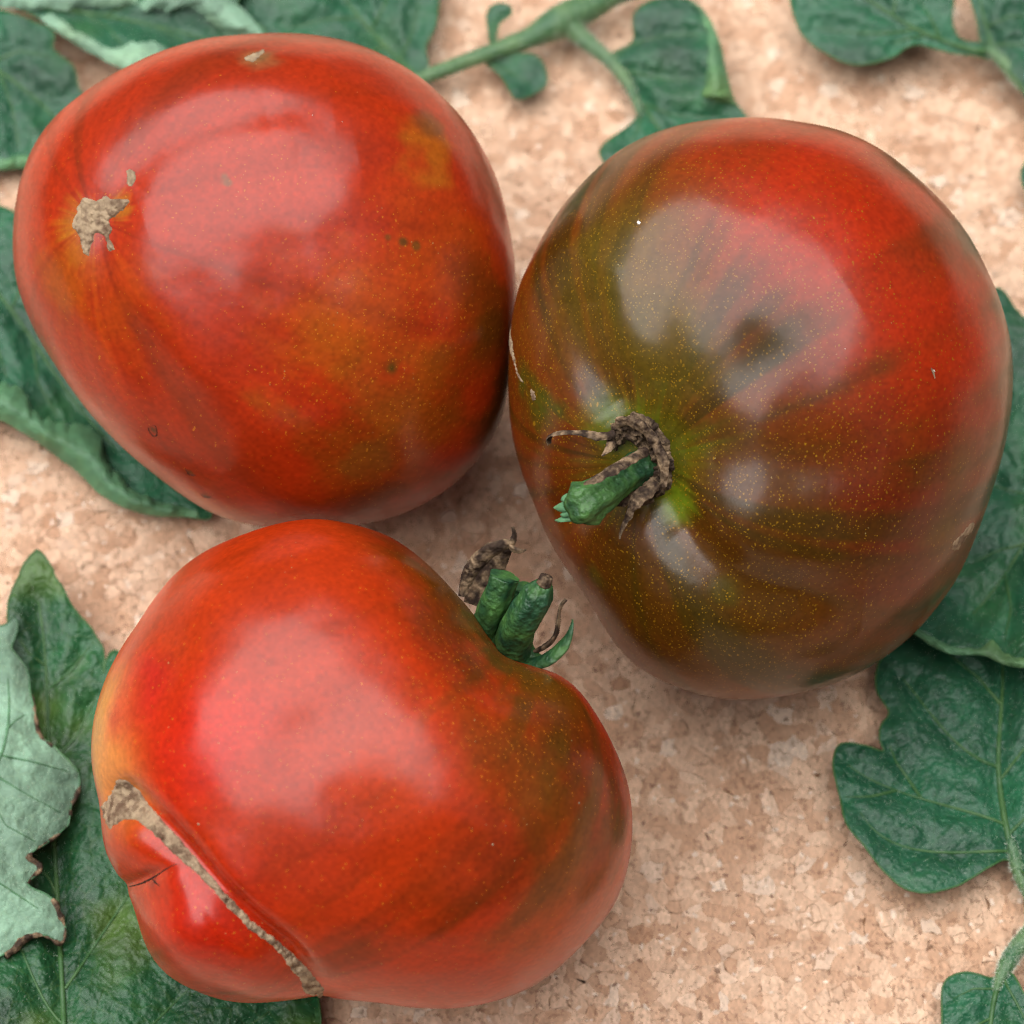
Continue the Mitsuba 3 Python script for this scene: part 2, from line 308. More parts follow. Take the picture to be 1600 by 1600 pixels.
# ---------------------------------------------------------------- tomatoes
class Tomato:
    """A solid of full depth: radius by direction from harmonics of its widest outline, then lobes, pits and creases raised or sunk on it."""
    def __init__(self, outline, depth, dents, subdiv=7, front=1.0, swell=()):
        o = np.asarray(outline, float); cx, cy = Polygon(o).centroid.coords[0]
        self.c2 = (cx, cy)
        zc = 0.04
        for _ in range(6):
            self.C = C = at(cx, cy, zc)
            w = EYE - C; dist = np.linalg.norm(w); w /= dist
            r = np.cross([0, 0, 1.0], w); r /= np.linalg.norm(r); u = np.cross(w, r)
            self.frame = np.array([r, u, w])
            oo = spline2(o, 3.0, True); d = ray(oo[:, 0], oo[:, 1])
            t = ((C - EYE) @ w) / (d @ w); P = EYE + d * t[:, None] - C
            X, Y = P @ r, P @ u
            th, ra = np.arctan2(Y, X), np.hypot(X, Y)
            k = np.argsort(th); tt = np.linspace(-np.pi, np.pi, 512, endpoint=False)
            rr = np.interp(tt, np.r_[th[k] - 2 * np.pi, th[k], th[k] + 2 * np.pi], np.tile(ra[k], 3))
            coef = np.fft.rfft(rr) / 512; R0 = coef[0].real
            if not hasattr(self, 'dirs'):
                ico = trimesh.creation.icosphere(subdivisions=subdiv); self.dirs, self.faces = np.array(ico.vertices), np.array(ico.faces)
            D = self.dirs; sp = np.hypot(D[:, 0], D[:, 1]); ang = np.arctan2(D[:, 1], D[:, 0])
            f = np.ones(len(D))
            for m in range(1, 22):
                f = f + 2 * (coef[m] * np.exp(1j * m * (ang + np.pi))).real / R0 * sp ** min(m, 4 if m < 6 else 9)
            loc = D * R0 * f[:, None]; pw = 2.4
            loc[:, 2] = np.sign(D[:, 2]) * R0 * f * np.clip(1 - np.minimum(sp, 1) ** pw, 0, 1) ** (1 / pw)
            self.scale = dist * 2 * math.tan(math.radians(FOV) / 2) / 1600 / 1.0
            loc[:, 2] = np.where(D[:, 2] > 0, loc[:, 2] * depth * front, loc[:, 2] * depth)
            V = C + loc @ self.frame
            m_ = trimesh.Trimesh(V, self.faces, process=False); N = np.array(m_.vertex_normals)
            px, py = pix(V); facing = np.clip(D[:, 2] * 3 + 0.6, 0, 1)
            disp = np.zeros(len(V))
            for dent in dents: disp += dent(px, py, D) * facing
            self.V = V + N * (disp * PX)[:, None]
            for sw in swell: self.V = self.V + w * (sw(px, py, D) * facing * PX)[:, None]
            zc -= self.V[:, 2].min() + 0.0004
        self.mesh = trimesh.Trimesh(self.V, self.faces, process=False)
        N = np.array(self.mesh.vertex_normals)
        px, py = pix(self.V); vis = (N * (EYE - self.V)).sum(1) > 0
        self.near = cKDTree(np.c_[px[vis], py[vis]]); self.pv = self.V[vis]; self.pn = N[vis]
        self.lin = LinearNDInterpolator(np.c_[px[vis], py[vis]], np.c_[self.V[vis], N[vis]])
    def on(self, px, py, lift=0.0):
        px, py = np.broadcast_arrays(np.asarray(px, float), np.asarray(py, float))
        q = self.lin(px, py); bad = np.isnan(q[..., 0])
        if np.any(bad):
            i = self.near.query(np.stack([px[bad], py[bad]], -1))[1]; q[bad] = np.c_[self.pv[i], self.pn[i]]
        p = q[..., :3]; d = EYE - p
        return p + d / np.linalg.norm(d, axis=-1, keepdims=True) * np.asarray(lift)[..., None]
    def normal(self, px, py):
        return self.pn[self.near.query(np.stack(np.broadcast_arrays(np.asarray(px, float), np.asarray(py, float)), -1))[1]]
    def patch(self, poly, thick, rough, seed=0, step=3.0, jag=0.0, grow=0.0):
        """a raised corky crust with this outline grown on the skin"""
        if grow: poly = np.array(Polygon(poly).buffer(grow).simplify(0.5).exterior.coords)[:-1]
        ring = spline2(poly, step, True)
        if jag: ring = ring + (np.c_[meshkit.fbm(np.c_[ring * 0.16, ring[:, :1] * 0], 3, seed), meshkit.fbm(np.c_[ring * 0.16, ring[:, :1] * 0 + 9], 3, seed)] - 0.5) * 2 * jag
        pts, tri, bd = mesh2d(ring, step)
        p = self.on(pts[:, 0], pts[:, 1]); n = self.normal(pts[:, 0], pts[:, 1])
        e = np.array([Point(q).distance(LineString(np.vstack([ring, ring[:1]]))) for q in pts])
        h = thick * np.clip(e / 6, 0, 1) ** 0.6 + rough * (meshkit.fbm(p * 1500, 3, seed) - 0.5) * 2 * np.clip(e / 5, 0, 1)
        h = np.where(bd, -0.0003, np.maximum(h, 0.00005))
        m = trimesh.Trimesh(p + n * h[:, None], tri, process=False)
        return m
def mesh2d(ring, step):
    poly = Polygon(ring).buffer(0)
    if poly.geom_type != 'Polygon': poly = max(poly.geoms, key=lambda g: g.area)
    ring = np.array(poly.exterior.segmentize(step).coords)[:-1]
    x0, y0, x1, y1 = poly.bounds
    gx, gy = np.meshgrid(np.arange(x0, x1, step), np.arange(y0, y1, step * 0.87)); gx = gx + (np.arange(len(gx)) % 2)[:, None] * step / 2
    g = np.c_[gx.ravel(), gy.ravel()]
    inside = shapely.contains_xy(poly.buffer(-step * 0.45), g[:, 0], g[:, 1]); g = g[inside]
    pts = np.vstack([ring, g]); tri = Delaunay(pts).simplices
    cen = pts[tri].mean(1); tri = tri[shapely.contains_xy(poly, cen[:, 0], cen[:, 1])]
    a, b, c = (pts[tri[:, k]] for k in range(3))
    cr = (b[:, 0] - a[:, 0]) * (c[:, 1] - a[:, 1]) - (b[:, 1] - a[:, 1]) * (c[:, 0] - a[:, 0])
    tri = tri[np.abs(cr) > 1e-6]; cr = cr[np.abs(cr) > 1e-6]
    tri = np.where((cr > 0)[:, None], tri[:, ::-1], tri)          # y runs down in the drawing: turn them to face up
    bd = np.zeros(len(pts), bool); bd[:len(ring)] = True
    return pts, tri, bd
def valley(line, width, depth, fade=0.25):
    line = spline2(line, 12)
    def f(px, py, D):
        d, t = polydist(px, py, line)
        return -depth * np.exp(-(d / width) ** 2) * np.clip(np.minimum(t / fade + 0.35 * (fade < 0.3), (1 - t) / fade), 0, 1) ** 1.0
    return f
def pit(x, y, rad, depth, power=2):
    return lambda px, py, D: -depth * np.exp(-(np.hypot(px - x, py - y) / rad) ** power)
def wobble(amp, freq, seed):
    return lambda px, py, D: amp * (meshkit.fbm(D * freq, 2, seed) - 0.5) * 2

# --- first tomato: upper left, blossom scar towards the left
t1 = Tomato(OUT1, 0.90, [wobble(7, 1.8, 1), wobble(3, 3.6, 21), pit(150, 345, 70, 12), valley([(150,345),(175,470),(250,610),(350,740)], 46, 10),
    valley([(160,330),(240,235),(360,185),(520,160)], 44, 10), valley([(220,340),(360,280),(560,240)], 46, 7), valley([(190,380),(300,470),(420,640)], 55, 3)])
k1 = thing('tomato', 'orange-red tomato at the upper left with a ragged brown scar and no stalk', 'tomato', 'ripe tomatoes on the cork board')
def blobs(t, rows): return [([float(v) for v in t.on(x, y)], r * PX, c, s, w) for (x, y, r, c, s, w) in rows]
OLIVE, BROWN, ORANGE, YELL, PALE, RED, GREEN = (0.11,0.052,0.008), (0.12,0.024,0.006), (0.44,0.075,0.009), (0.40,0.17,0.014), (0.50,0.16,0.055), (0.40,0.034,0.006), (0.10,0.13,0.012)
b1 = blobs(t1, [(610,700,170,OLIVE,0.45,1.6),(590,540,150,YELL,0.16,1.6),(480,500,110,YELL,0.14,1.6),(700,420,160,ORANGE,0.5,1.2),(765,520,120,(0.09,0.035,0.006),0.85,1.0),(785,640,140,(0.07,0.03,0.006),0.9,0.8),(740,430,70,BROWN,0.5,1.3),  # darkest right-edge blobs: brown dapples plus painted shade from the neighbouring tomato
    (682,238,52,YELL,0.45,2.6),(672,195,30,(0.12,0.05,0.03),0.6,2.2),(125,350,38,YELL,0.6,1.6),(190,320,26,YELL,0.6,1.6),(120,395,26,YELL,0.4,2.0),(400,90,42,(0.22,0.13,0.09),0.85,1.6),(100,450,80,YELL,0.3,1.2),(190,480,110,ORANGE,0.55,1.5),(330,800,110,PALE,0.5,1.0),
    (350,276,9,(0.2,0.09,0.07),0.8,2.2),(356,284,6,(0.2,0.09,0.07),0.7,2.0),(612,575,18,(0.07,0.05,0.01),0.9,2.0),(630,378,9,(0.09,0.05,0.015),0.8,1.4),(650,384,8,(0.1,0.06,0.015),0.7,1.5),(606,370,7,(0.1,0.06,0.015),0.6,1.5),(240,672,9,(0.12,0.04,0.02),0.8,0.5),(297,738,9,(0.12,0.04,0.02),0.8,0.5),(322,775,9,(0.1,0.04,0.02),0.8,0.5),(585,715,34,(0.09,0.07,0.02),0.35,2.6),(585,790,70,(0.10,0.03,0.01),0.5,1.5)])
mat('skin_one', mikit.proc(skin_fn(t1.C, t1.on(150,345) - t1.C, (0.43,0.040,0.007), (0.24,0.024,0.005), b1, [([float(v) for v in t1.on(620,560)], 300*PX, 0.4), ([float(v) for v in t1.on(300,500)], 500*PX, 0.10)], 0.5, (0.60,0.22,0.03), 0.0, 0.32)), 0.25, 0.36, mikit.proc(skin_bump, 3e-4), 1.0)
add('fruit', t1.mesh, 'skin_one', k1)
add('blossom_scar', t1.patch([(122,318),(135,308),(150,312),(165,305),(182,310),(203,312),(196,325),(182,338),(172,345),(176,362),(172,372),(180,388),(172,394),(163,372),(152,364),(146,375),(138,400),(128,392),(124,372),(112,352),(118,335)], 0.0004, 0.0005, 3, 2.2, 3.0), 'scar_mat', k1, label='ragged brown corky blossom scar')
for poly, s in (([(196,268),(204,262),(212,272),(212,288),(202,292),(196,282)], 5), ([(380,92),(398,80),(415,78),(408,90),(394,98)], 8)):
    add('skin_blemish', t1.patch(poly, 0.00005, 0.0001, s, 2.2, 2.5), 'scar_mat', k1)

# --- second tomato: right, stalk pit facing up and left
t2 = Tomato(OUT2, 0.93, [wobble(8, 1.7, 4), wobble(3.5, 3.4, 22), pit(1005, 722, 95, 40, 2), pit(1000, 720, 190, 16),
    valley([(1035,780),(1075,850),(1150,910),(1250,940),(1350,950)], 46, 26), valley([(985,650),(930,590),(895,490),(905,400)], 50, 19), valley([(1015,650),(1010,540),(1055,430),(1130,340)], 62, 11),
    valley([(1060,710),(1200,715),(1380,740)], 60, 9), valley([(950,760),(890,800),(850,830)], 36, 14), valley([(1050,660),(1150,585),(1240,520),(1330,460)], 62, 8)])
k2 = thing('tomato', 'brown-green and red tomato at the right, its cut green stalk pointing at the viewer', 'tomato', 'ripe tomatoes on the cork board')
b2 = blobs(t2, [(1330,300,330,RED,0.95,0.5),(1450,490,270,RED,0.92,0.7),(1250,360,150,RED,0.7,0.8),(1190,470,120,BROWN,0.4,1.2),(950,450,230,(0.105,0.078,0.009),0.72,0.9),(860,600,190,(0.14,0.035,0.006),0.5,1.0),(1080,960,340,(0.052,0.034,0.004),0.72,0.6),(1270,830,290,(0.07,0.028,0.005),0.58,0.8),(1060,560,140,(0.085,0.065,0.009),0.7,1.2),(1450,800,180,(0.15,0.016,0.006),0.6,1.2),
    (1000,715,110,GREEN,0.7,0.9),(950,645,60,(0.08,0.14,0.01),0.8,0.8),(1052,790,46,(0.13,0.19,0.012),0.9,0.8),(845,640,60,(0.045,0.07,0.01),0.85,2.2),(815,600,30,(0.04,0.06,0.01),0.8,2.0),(1500,730,60,OLIVE,0.6,1.4),(1480,830,70,(0.10,0.07,0.015),0.6,1.5),(930,900,26,(0.07,0.06,0.01),0.7,0.9),(895,885,20,(0.24,0.11,0.10),0.8,0.9),(1130,925,26,(0.06,0.06,0.012),0.5,1.5),(1235,1057,11,(0.10,0.02,0.01),0.9,0.3),(1235,535,100,(0.075,0.02,0.005),0.35,1.6)])  # last blob: dark reflection of the head painted into the skin colour
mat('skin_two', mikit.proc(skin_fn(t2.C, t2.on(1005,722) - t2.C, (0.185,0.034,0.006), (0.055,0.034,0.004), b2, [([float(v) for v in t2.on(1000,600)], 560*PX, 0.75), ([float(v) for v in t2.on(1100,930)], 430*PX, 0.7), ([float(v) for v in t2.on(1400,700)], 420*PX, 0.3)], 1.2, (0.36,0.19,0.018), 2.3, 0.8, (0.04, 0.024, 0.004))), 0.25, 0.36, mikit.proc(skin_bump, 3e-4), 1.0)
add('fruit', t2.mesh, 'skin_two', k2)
def seq(t, rows): return np.array([t.on(x, y, l) for x, y, l in rows])
# cut stalk with a swollen joint and a frayed end
st = seq(t2, [(1012,728,-0.003),(990,737,0.003),(960,757,0.008),(930,777,0.0125),(914,788,0.0145),(903,795,0.0155)])
add('stalk', tube(st, np.array([26,24,23,27,34,27]) * PX, 40, 3, 0.0006, scale=300, ridge=0.22), 'stub_mat', k2, label='short green stalk with a swollen joint')
fr = [tube(seq(t2, [(900 + a, 796 + b, 0.0160), (884 + a, 800 + 1.1 * b, 0.0168), (869 + c, 803 + 1.2 * b, 0.0164)]), np.array([9, 6 + i % 2 * 2, 1.5]) * PX, 8, i, 0.0006, (0.4, 1.57, 0.4 + i)) for i, (a, b, c) in enumerate([(0,-17,9),(-4,-8,-4),(-1,1,6),(-5,9,1)])]
add('frayed_end', join(*fr), 'leaf_rim', k2)
cal = [tube(seq(t2, [(960,676,0.002),(972,660,0.0035),(998,664,0.0045),(1022,690,0.0048),(1036,722,0.0045),(1036,752,0.0035),(1020,772,0.002)]), np.array([5,10,13,13,12,9,4]) * PX, 30, 4, 0.0009, (0.5, 0.2), 900)]
cal.append(t2.patch([(956,676),(972,652),(1000,646),(1026,662),(1046,695),(1053,735),(1047,765),(1028,776),(1012,792),(990,788),(976,776),(985,760),(1000,745),(1004,720),(994,697),(974,692),(962,702),(949,692)], 0.0022, 0.0016, 14, 2.2, 6.0))
ck = add('calyx', join(*cal), 'dry_mat', k2, label='shrivelled brown calyx round the stalk')
for i, (rows, rd) in enumerate([([(962,678,0.003),(930,680,0.0045),(900,675,0.005),(868,676,0.005),(857,682,0.005),(858,694,0.0045)], [7,6,5,5,7,4]),
        ([(1024,752,0.005),(1004,772,0.007),(990,785,0.0075),(980,805,0.0065),(969,830,0.006),(967,842,0.006)], [11,10,11,7,5,3]),
        ([(1012,702,0.006),(985,716,0.011),(955,733,0.0145),(928,747,0.0175),(912,755,0.0185)], [7,8,11,9,4]),
        ([(990,765,0.003),(970,778,0.004),(955,784,0.004)], [12,12,5]), ([(958,690,0.003),(948,703,0.005),(940,712,0.0055)], [8,5,3])]):
    add('sepal', tube(seq(t2, rows), np.array(rd) * PX, 20, 20 + i, 0.0005, (0.14, 1.2, 2.2), 900), 'dry_mat', ck)
add('skin_crack', t2.patch([(793,500),(799,520),(806,560),(815,590),(820,598),(812,596),(803,572),(795,545)], 0.0002, 0.0002, 6, 2.2, 1.5), 'scar_mat', k2, label='pale healed crack at the left side')
add('skin_blemish', t2.patch([(829,606),(836,612),(838,624),(833,628),(828,618)], 0.0001, 0.0001, 6, 2.0, 0.6), 'scar_mat', k2)
add('skin_blemish', t2.patch([(1520,815),(1524,820),(1508,845),(1494,862),(1486,860),(1490,846),(1504,830)], 0.0001, 0.0002, 7, 2.2, 1.5), 'scar_mat', k2)

# --- third tomato: front, lobed, with the long scar at its lower left
SC = [(196,1240),(250,1290),(310,1355),(370,1420),(430,1478),(500,1545)]
def lobe(px, py, D):
    d, t = polydist(px, py, spline2(SC, 8)); return -24 * np.exp(-(d / 22) ** 2) * np.clip((1.05 - t) * 5, 0.2, 1)
t3 = Tomato(OUT3, 0.98, [wobble(6, 1.7, 8), wobble(3, 3.4, 23), lobe, pit(800, 1010, 80, 12), valley([(770,1010),(650,1040),(520,1110),(400,1200)], 60, 7), valley([(800,1040),(830,1150),(800,1300)], 60, 6),
    pit(320,1430,90,-14), pit(212,1312,50,-10), valley([(178,1380),(215,1376),(250,1362),(282,1352)], 11, 9, 0.4), valley([(270,960),(240,1090),(245,1180)], 45, 6), pit(440,1500,40,7)], swell=[pit(268,1486,85,-62), pit(178,1325,46,-26), pit(400,1545,70,-30)])
k3 = thing('tomato', 'bright red tomato at the front with a long tan scar beside a swollen lobe', 'tomato', 'ripe tomatoes on the cork board')
b3 = blobs(t3, [(160,1130,110,(0.60,0.24,0.04),0.9,0.6),(175,1200,110,(0.70,0.26,0.09),0.8,0.7),(215,1080,80,(0.50,0.03,0.04),0.6,0.8),(300,1160,150,(0.54,0.032,0.005),0.9,0.7),(640,860,190,BROWN,0.7,0.9),(700,930,140,OLIVE,0.75,1.0),(790,1030,140,OLIVE,0.85,1.0),(870,1090,140,(0.09,0.055,0.008),0.8,1.1),(910,1190,150,BROWN,0.85,1.2),(890,1290,130,OLIVE,0.65,1.5),(930,1330,80,BROWN,0.6,1.2),
    (480,840,120,(0.5,0.05,0.01),0.5,1.0),(600,1200,120,(0.5,0.06,0.012),0.5,1.2),(300,1430,160,(0.50,0.030,0.007),0.9,0.4),(900,1420,150,PALE,0.25,1.2),(240,1378,22,(0.10,0.01,0.01),0.6,1.5),(820,1200,150,OLIVE,0.5,1.8),(780,1330,120,BROWN,0.45,1.8),(700,1000,100,BROWN,0.5,1.6),(500,1330,120,(0.36,0.035,0.01),0.5,1.6),(560,1120,60,(0.35,0.05,0.03),0.4,2.0)])
mat('skin_three', mikit.proc(skin_fn(t3.C, t3.on(800,1010) - t3.C, (0.48,0.048,0.006), (0.31,0.030,0.005), b3, [([float(v) for v in t3.on(800,1050)], 330*PX, 0.4), ([float(v) for v in t3.on(400,1300)], 600*PX, 0.10)], 0.7, (0.60,0.20,0.03), 5.1, 0.72, (0.11, 0.028, 0.006))), 0.25, 0.36, mikit.proc(skin_bump, 3e-4), 1.0)
add('fruit', t3.mesh, 'skin_three', k3)
add('blossom_scar', t3.patch([(160,1262),(175,1240),(182,1222),(192,1218),(212,1232),(235,1262),(262,1292),(292,1325),(330,1372),(372,1418),(412,1455),(455,1490),(480,1518),(506,1546),(500,1556),(478,1548),(470,1528),(452,1510),(440,1490),(400,1458),(362,1422),(322,1378),(300,1356),(280,1340),(252,1312),(234,1296),(215,1282),(192,1280),(172,1296)], 0.0003, 0.0006, 12, 2.0, 3.2, grow=2.5), 'scar_mat', k3, label='long tan scar running down the side')
# stubs and sepals behind its shoulder
def spot(x, y, ref, dl=0.0):
    """a point on this line of sight as far from the lens as the point ref, plus dl"""
    d = ray(x, y); d = d / np.linalg.norm(d); return EYE + d * (np.linalg.norm(ref - EYE) + dl)
ref = t3.on(775, 1015)
def chain(rows): return np.array([spot(x, y, ref, l) for x, y, l in rows])
c3 = add('stalk', tube(chain([(800,1020,0.008),(808,985,0.003),(825,955,-0.001),(842,928,-0.003),(850,912,-0.004)]), np.array([27,26,25,23,12]) * PX, 40, 31, 0.0003, scale=350, ridge=0.12), 'stub_mat', k3)
add('dry_tip', tube(chain([(848,916,-0.004),(855,900,-0.0045)]), np.array([11,9]) * PX, 12, 3, 0.0003), 'dry_mat', c3)
add('stalk', tube(chain([(757,985,0.008),(768,955,0.004),(781,920,0.001),(788,899,0.0)]), np.array([22,21,20,22]) * PX, 40, 35, 0.0003, scale=350, ridge=0.16), 'stub_mat', k3)
add('stalk', tube(chain([(800,970,0.009),(812,935,0.007),(816,916,0.006)]), np.array([20,19,17]) * PX, 30, 36, 0.0005, scale=300, ridge=0.2), 'stub_mat', k3)
cx = add('calyx', tube(chain([(742,960,0.010),(770,985,0.010),(810,1022,0.010),(842,1038,0.009)]), np.array([18,30,30,16]) * PX, 16, 37, 0.0008, scale=300), 'stub_mat', k3)
for i, (rows, rd, m_, fl) in enumerate([
        ([(722,932,0.009),(728,905,0.008),(745,880,0.006),(770,860,0.004),(792,852,0.003),(800,850,0.003)], [7,10,12,12,10,5], 'dry_mat', (0.35, 1.2, 1.9)),
        ([(738,945,0.012),(752,912,0.0115),(772,882,0.010),(796,855,0.007)], [16,21,19,5], 'dry_mat', (0.12, 1.4, 1.7)),
        ([(798,852,0.003),(803,840,0.002),(801,824,0.001)], [5,5,1.5], 'dry_mat', (0.6, 0)), ([(798,853,0.003),(810,860,0.002),(822,859,0.001)], [5,4,1.5], 'dry_mat', (0.6, 0)),
        ([(810,1030,0.008),(835,1034,0.006),(860,1024,0.004),(880,1005,0.003),(890,988,0.002),(894,968,0.002)], [8,15,18,15,8,2], 'stub_mat', (0.4, 1.0, 1.6)),
        ([(822,1022,0.009),(850,1010,0.008),(868,990,0.007),(872,965,0.006),(884,937,0.005)], [4,5,6,4,4], 'dry_mat', (0.6, 0.5))]):
    add('sepal', tube(chain(rows), np.array(rd) * PX, 14, 50 + i, 0.0003, fl, 500), m_, cx)

# fine marks on the skins: cracks, scratches and stray fibres
mat('crack_dark', (0.03, 0.012, 0.008), 0.8, 0.2); mat('fibre_white', (0.62, 0.58, 0.52), 0.7, 0.2)
def mark(t, key, name, pts, r, m, lift=0.00005):
    p = spline2(pts, 4); n = len(p)
    add(name, tube(t.on(p[:, 0], p[:, 1], lift), np.interp(np.arange(n), [0, n * 0.3, n - 1], [r * 0.4, r, r * 0.3]) * PX, 6, 3, 0.0001, scale=2500), m, key)
mark(t3, k3, 'skin_crack', [(202,1385),(222,1380),(240,1371),(258,1359),(276,1350)], 1.7, 'crack_dark')
mark(t3, k3, 'skin_crack', [(238,1374),(246,1382),(250,1384)], 1.2, 'crack_dark')
mark(t1, k1, 'skin_crack', [(232,668),(236,678),(243,682),(245,672),(238,664)], 1.2, 'crack_dark')
mark(t1, k1, 'skin_crack', [(289,732),(296,742),(306,743)], 1.5, 'crack_dark')
mark(t1, k1, 'skin_crack', [(314,772),(322,778),(330,775)], 1.5, 'crack_dark')
mark(t2, k2, 'skin_crack', [(1455,575),(1459,584),(1461,592)], 2.0, 'scar_mat')
for t_, k_, spots in ((t2, k2, [(998,348,4),(1459,580,3),(1320,545,2)]), (t3, k3, [(770,1320,3),(790,1290,2),(905,1255,3),(915,1262,2),(310,1288,3)]), (t1, k1, [(488,180,2),(535,190,2)])):
    for x, y, r in spots:
        add('skin_speck', t_.patch([(x - r, y), (x - r * 0.5, y - r), (x + r * 0.6, y - r * 0.8), (x + r, y + r * 0.2), (x + 0.3 * r, y + r), (x - r * 0.6, y + r * 0.7)], 0.0001, 0.00005, x, 1.5, 0.4), 'fibre_white' if t_ is not t3 else 'scar_mat', k_)

# ---------------------------------------------------------------- leaves
GR = 'tomato leaves round the fruit'
def ctrl(points):
    p = np.array(points, float)
    if len(p) == 1: return lambda x, y: np.full(np.shape(x), p[0, 2] / 1000)
    r = RBFInterpolator(p[:, :2], p[:, 2] / 1000, kernel='linear' if len(p) < 4 else 'thin_plate_spline', degree=0 if len(p) < 4 else 1)
    return lambda x, y: np.clip(r(np.c_[np.ravel(x), np.ravel(y)]).reshape(np.shape(x)), 0.0006, 0.06)
def blade(parent, name, outline, veins, heights, m='leaf_mat', vm='vein_mat', quilt=0.8, wave=0.8, step=5.0, seed=0, vein_r=5.0, rims=(), jag=2.0, label=None, rim_mat='leaf_rim', sub=True):
    """a leaf blade: cut outline, puckered between its sunken veins, of real thickness; veins and rolled margins are parts"""
    ring = spline2(outline, step, True)
    if jag: ring = ring + (np.c_[meshkit.fbm(np.c_[ring * 0.05, ring[:, :1] * 0], 3, seed), meshkit.fbm(np.c_[ring * 0.05, ring[:, :1] * 0 + 9], 3, seed)] - 0.5) * 2 * jag
    z0 = ctrl(heights); lines = [spline2(v, 6) for v in veins]; tree = [(l, 1.0 if i == 0 else 0.6) for i, l in enumerate(lines)]
    edge = LineString(np.vstack([ring, ring[:1]]))
    def height(x, y):
        z = z0(x, y); q = np.ones(np.shape(x))
        for l, s in tree:
            d, _ = polydist(x, y, l); q = np.minimum(q, 1 - s * np.exp(-(d / (20 * s + 6)) ** 2))
        n = meshkit.fbm(np.stack([x * 0.02, y * 0.02, x * 0], -1), 3, seed) - 0.5
        e = shapely.distance(edge, shapely.points(np.ravel(x), np.ravel(y))).reshape(np.shape(x))
        n2 = meshkit.fbm(np.stack([x * 0.055, y * 0.055, x * 0], -1), 2, seed + 1) - 0.5
        n3 = meshkit.noise(np.stack([x * 0.13, y * 0.13, x * 0], -1), seed + 2) - 0.5
        z = z + 1.35 * quilt / 1000 * q + (wave * 2 * n + 0.55 * n2 + 0.2 * n3) / 1000 - 0.0005 * np.exp(-(e / 12) ** 2)
        return np.maximum(z, 0.0005)
    pts, tri, bd = mesh2d(ring, step)
    z = height(pts[:, 0], pts[:, 1]); top = at(pts[:, 0], pts[:, 1], z)
    nrm = np.array(trimesh.Trimesh(top, tri, process=False).vertex_normals)
    bot = top - nrm * 0.00028
    n = len(top); e = np.sort(np.vstack([tri[:, [0, 1]], tri[:, [1, 2]], tri[:, [2, 0]]]), axis=1)
    d = np.vstack([tri[:, [0, 1]], tri[:, [1, 2]], tri[:, [2, 0]]])
    _, inv, cnt = np.unique(e, axis=0, return_inverse=True, return_counts=True); b = d[cnt[inv.ravel()] == 1]
    side = np.vstack([np.c_[b[:, 1], b[:, 0], b[:, 0] + n], np.c_[b[:, 1], b[:, 0] + n, b[:, 1] + n]])
    mesh = trimesh.Trimesh(np.vstack([top, bot]), np.vstack([tri, tri[:, ::-1] + n, side]), process=False)
    key = add(name, mesh, m, parent, label=label)
    hold = key if sub else parent
    for i, l in enumerate(lines):
        k = spline2(veins[i], 10); zz = height(k[:, 0], k[:, 1]) + 0.00005
        r0 = vein_r if i == 0 else vein_r * 0.5
        add('midrib' if i == 0 else 'vein', tube(at(k[:, 0], k[:, 1], zz), np.linspace(r0, r0 * 0.3, len(k)) * PX, 8, i, 0.0001), vm, hold)
    e = ring[::2]; pe = at(e[:, 0], e[:, 1], height(e[:, 0], e[:, 1]))
    pe = np.vstack([pe, pe[:1]]); add('margin', tube_fast(pe, 1.7 * PX), vm, hold)
    for outer, inner, lift in rims:
        add('rolled_edge', rim(spline2(outer, 5), spline2(inner, 5), height, lift, seed), rim_mat, hold)
    return key, height
def rim(o, i, height, lift, seed):
    """a margin rolled up and over: rises from the outer line, curls back to the inner one"""
    m, k = 90, 9
    def even(l):
        s = np.r_[0, np.cumsum(np.linalg.norm(np.diff(l, axis=0), axis=1))]; u = np.linspace(0, s[-1], m); return np.c_[np.interp(u, s, l[:, 0]), np.interp(u, s, l[:, 1])]
    o, i = even(o), even(i); t = np.linspace(0, 1, k); lift = lift * 0.6
    i = o + (i - o) * (0.72 + 0.7 * (meshkit.fbm(np.c_[i * 0.06, i[:, :1] * 0], 3, seed + 8)))[:, None]
    wide = np.linalg.norm(i - o, axis=1)[:, None]
    x = o[:, None, 0] + (i - o)[:, None, 0] * t[None]; y = o[:, None, 1] + (i - o)[:, None, 1] * t[None]
    ends = np.minimum(1, np.minimum(np.arange(m), np.arange(m)[::-1]) / 8)[:, None]
    z = height(x, y) + 0.0003 + (lift / 1000 * np.sin(np.pi * np.clip(t * 0.86, 0, 1)) ** 0.8)[None] * ends * np.clip(wide / 30, 0.35, 1.2)
    w = meshkit.fbm(np.stack([x * 0.06, y * 0.06, x * 0], -1), 3, seed + 3) - 0.5
    z = z + w * 0.0013 * ends * np.sin(np.pi * t)[None]; x = x + w * 4; 
    top = at(x, y, z).reshape(-1, 3)
    a, b = np.meshgrid(np.arange(m - 1), np.arange(k - 1), indexing='ij')
    q = np.stack([a * k + b, a * k + b + 1, (a + 1) * k + b + 1, (a + 1) * k + b], -1).reshape(-1, 4)
    f = np.vstack([q[:, [0, 1, 2]], q[:, [0, 2, 3]]])
    return trimesh.Trimesh(top, f, process=False)
def stalk(parent, rows, rad, name='stalk', seed=0, m='stalk_mat'):
    p = np.array([at(x, y, z / 1000) for x, y, z in rows])
    return add(name, tube(p, np.array(rad) * PX, 16, seed, 0.0003, scale=300), m, parent)

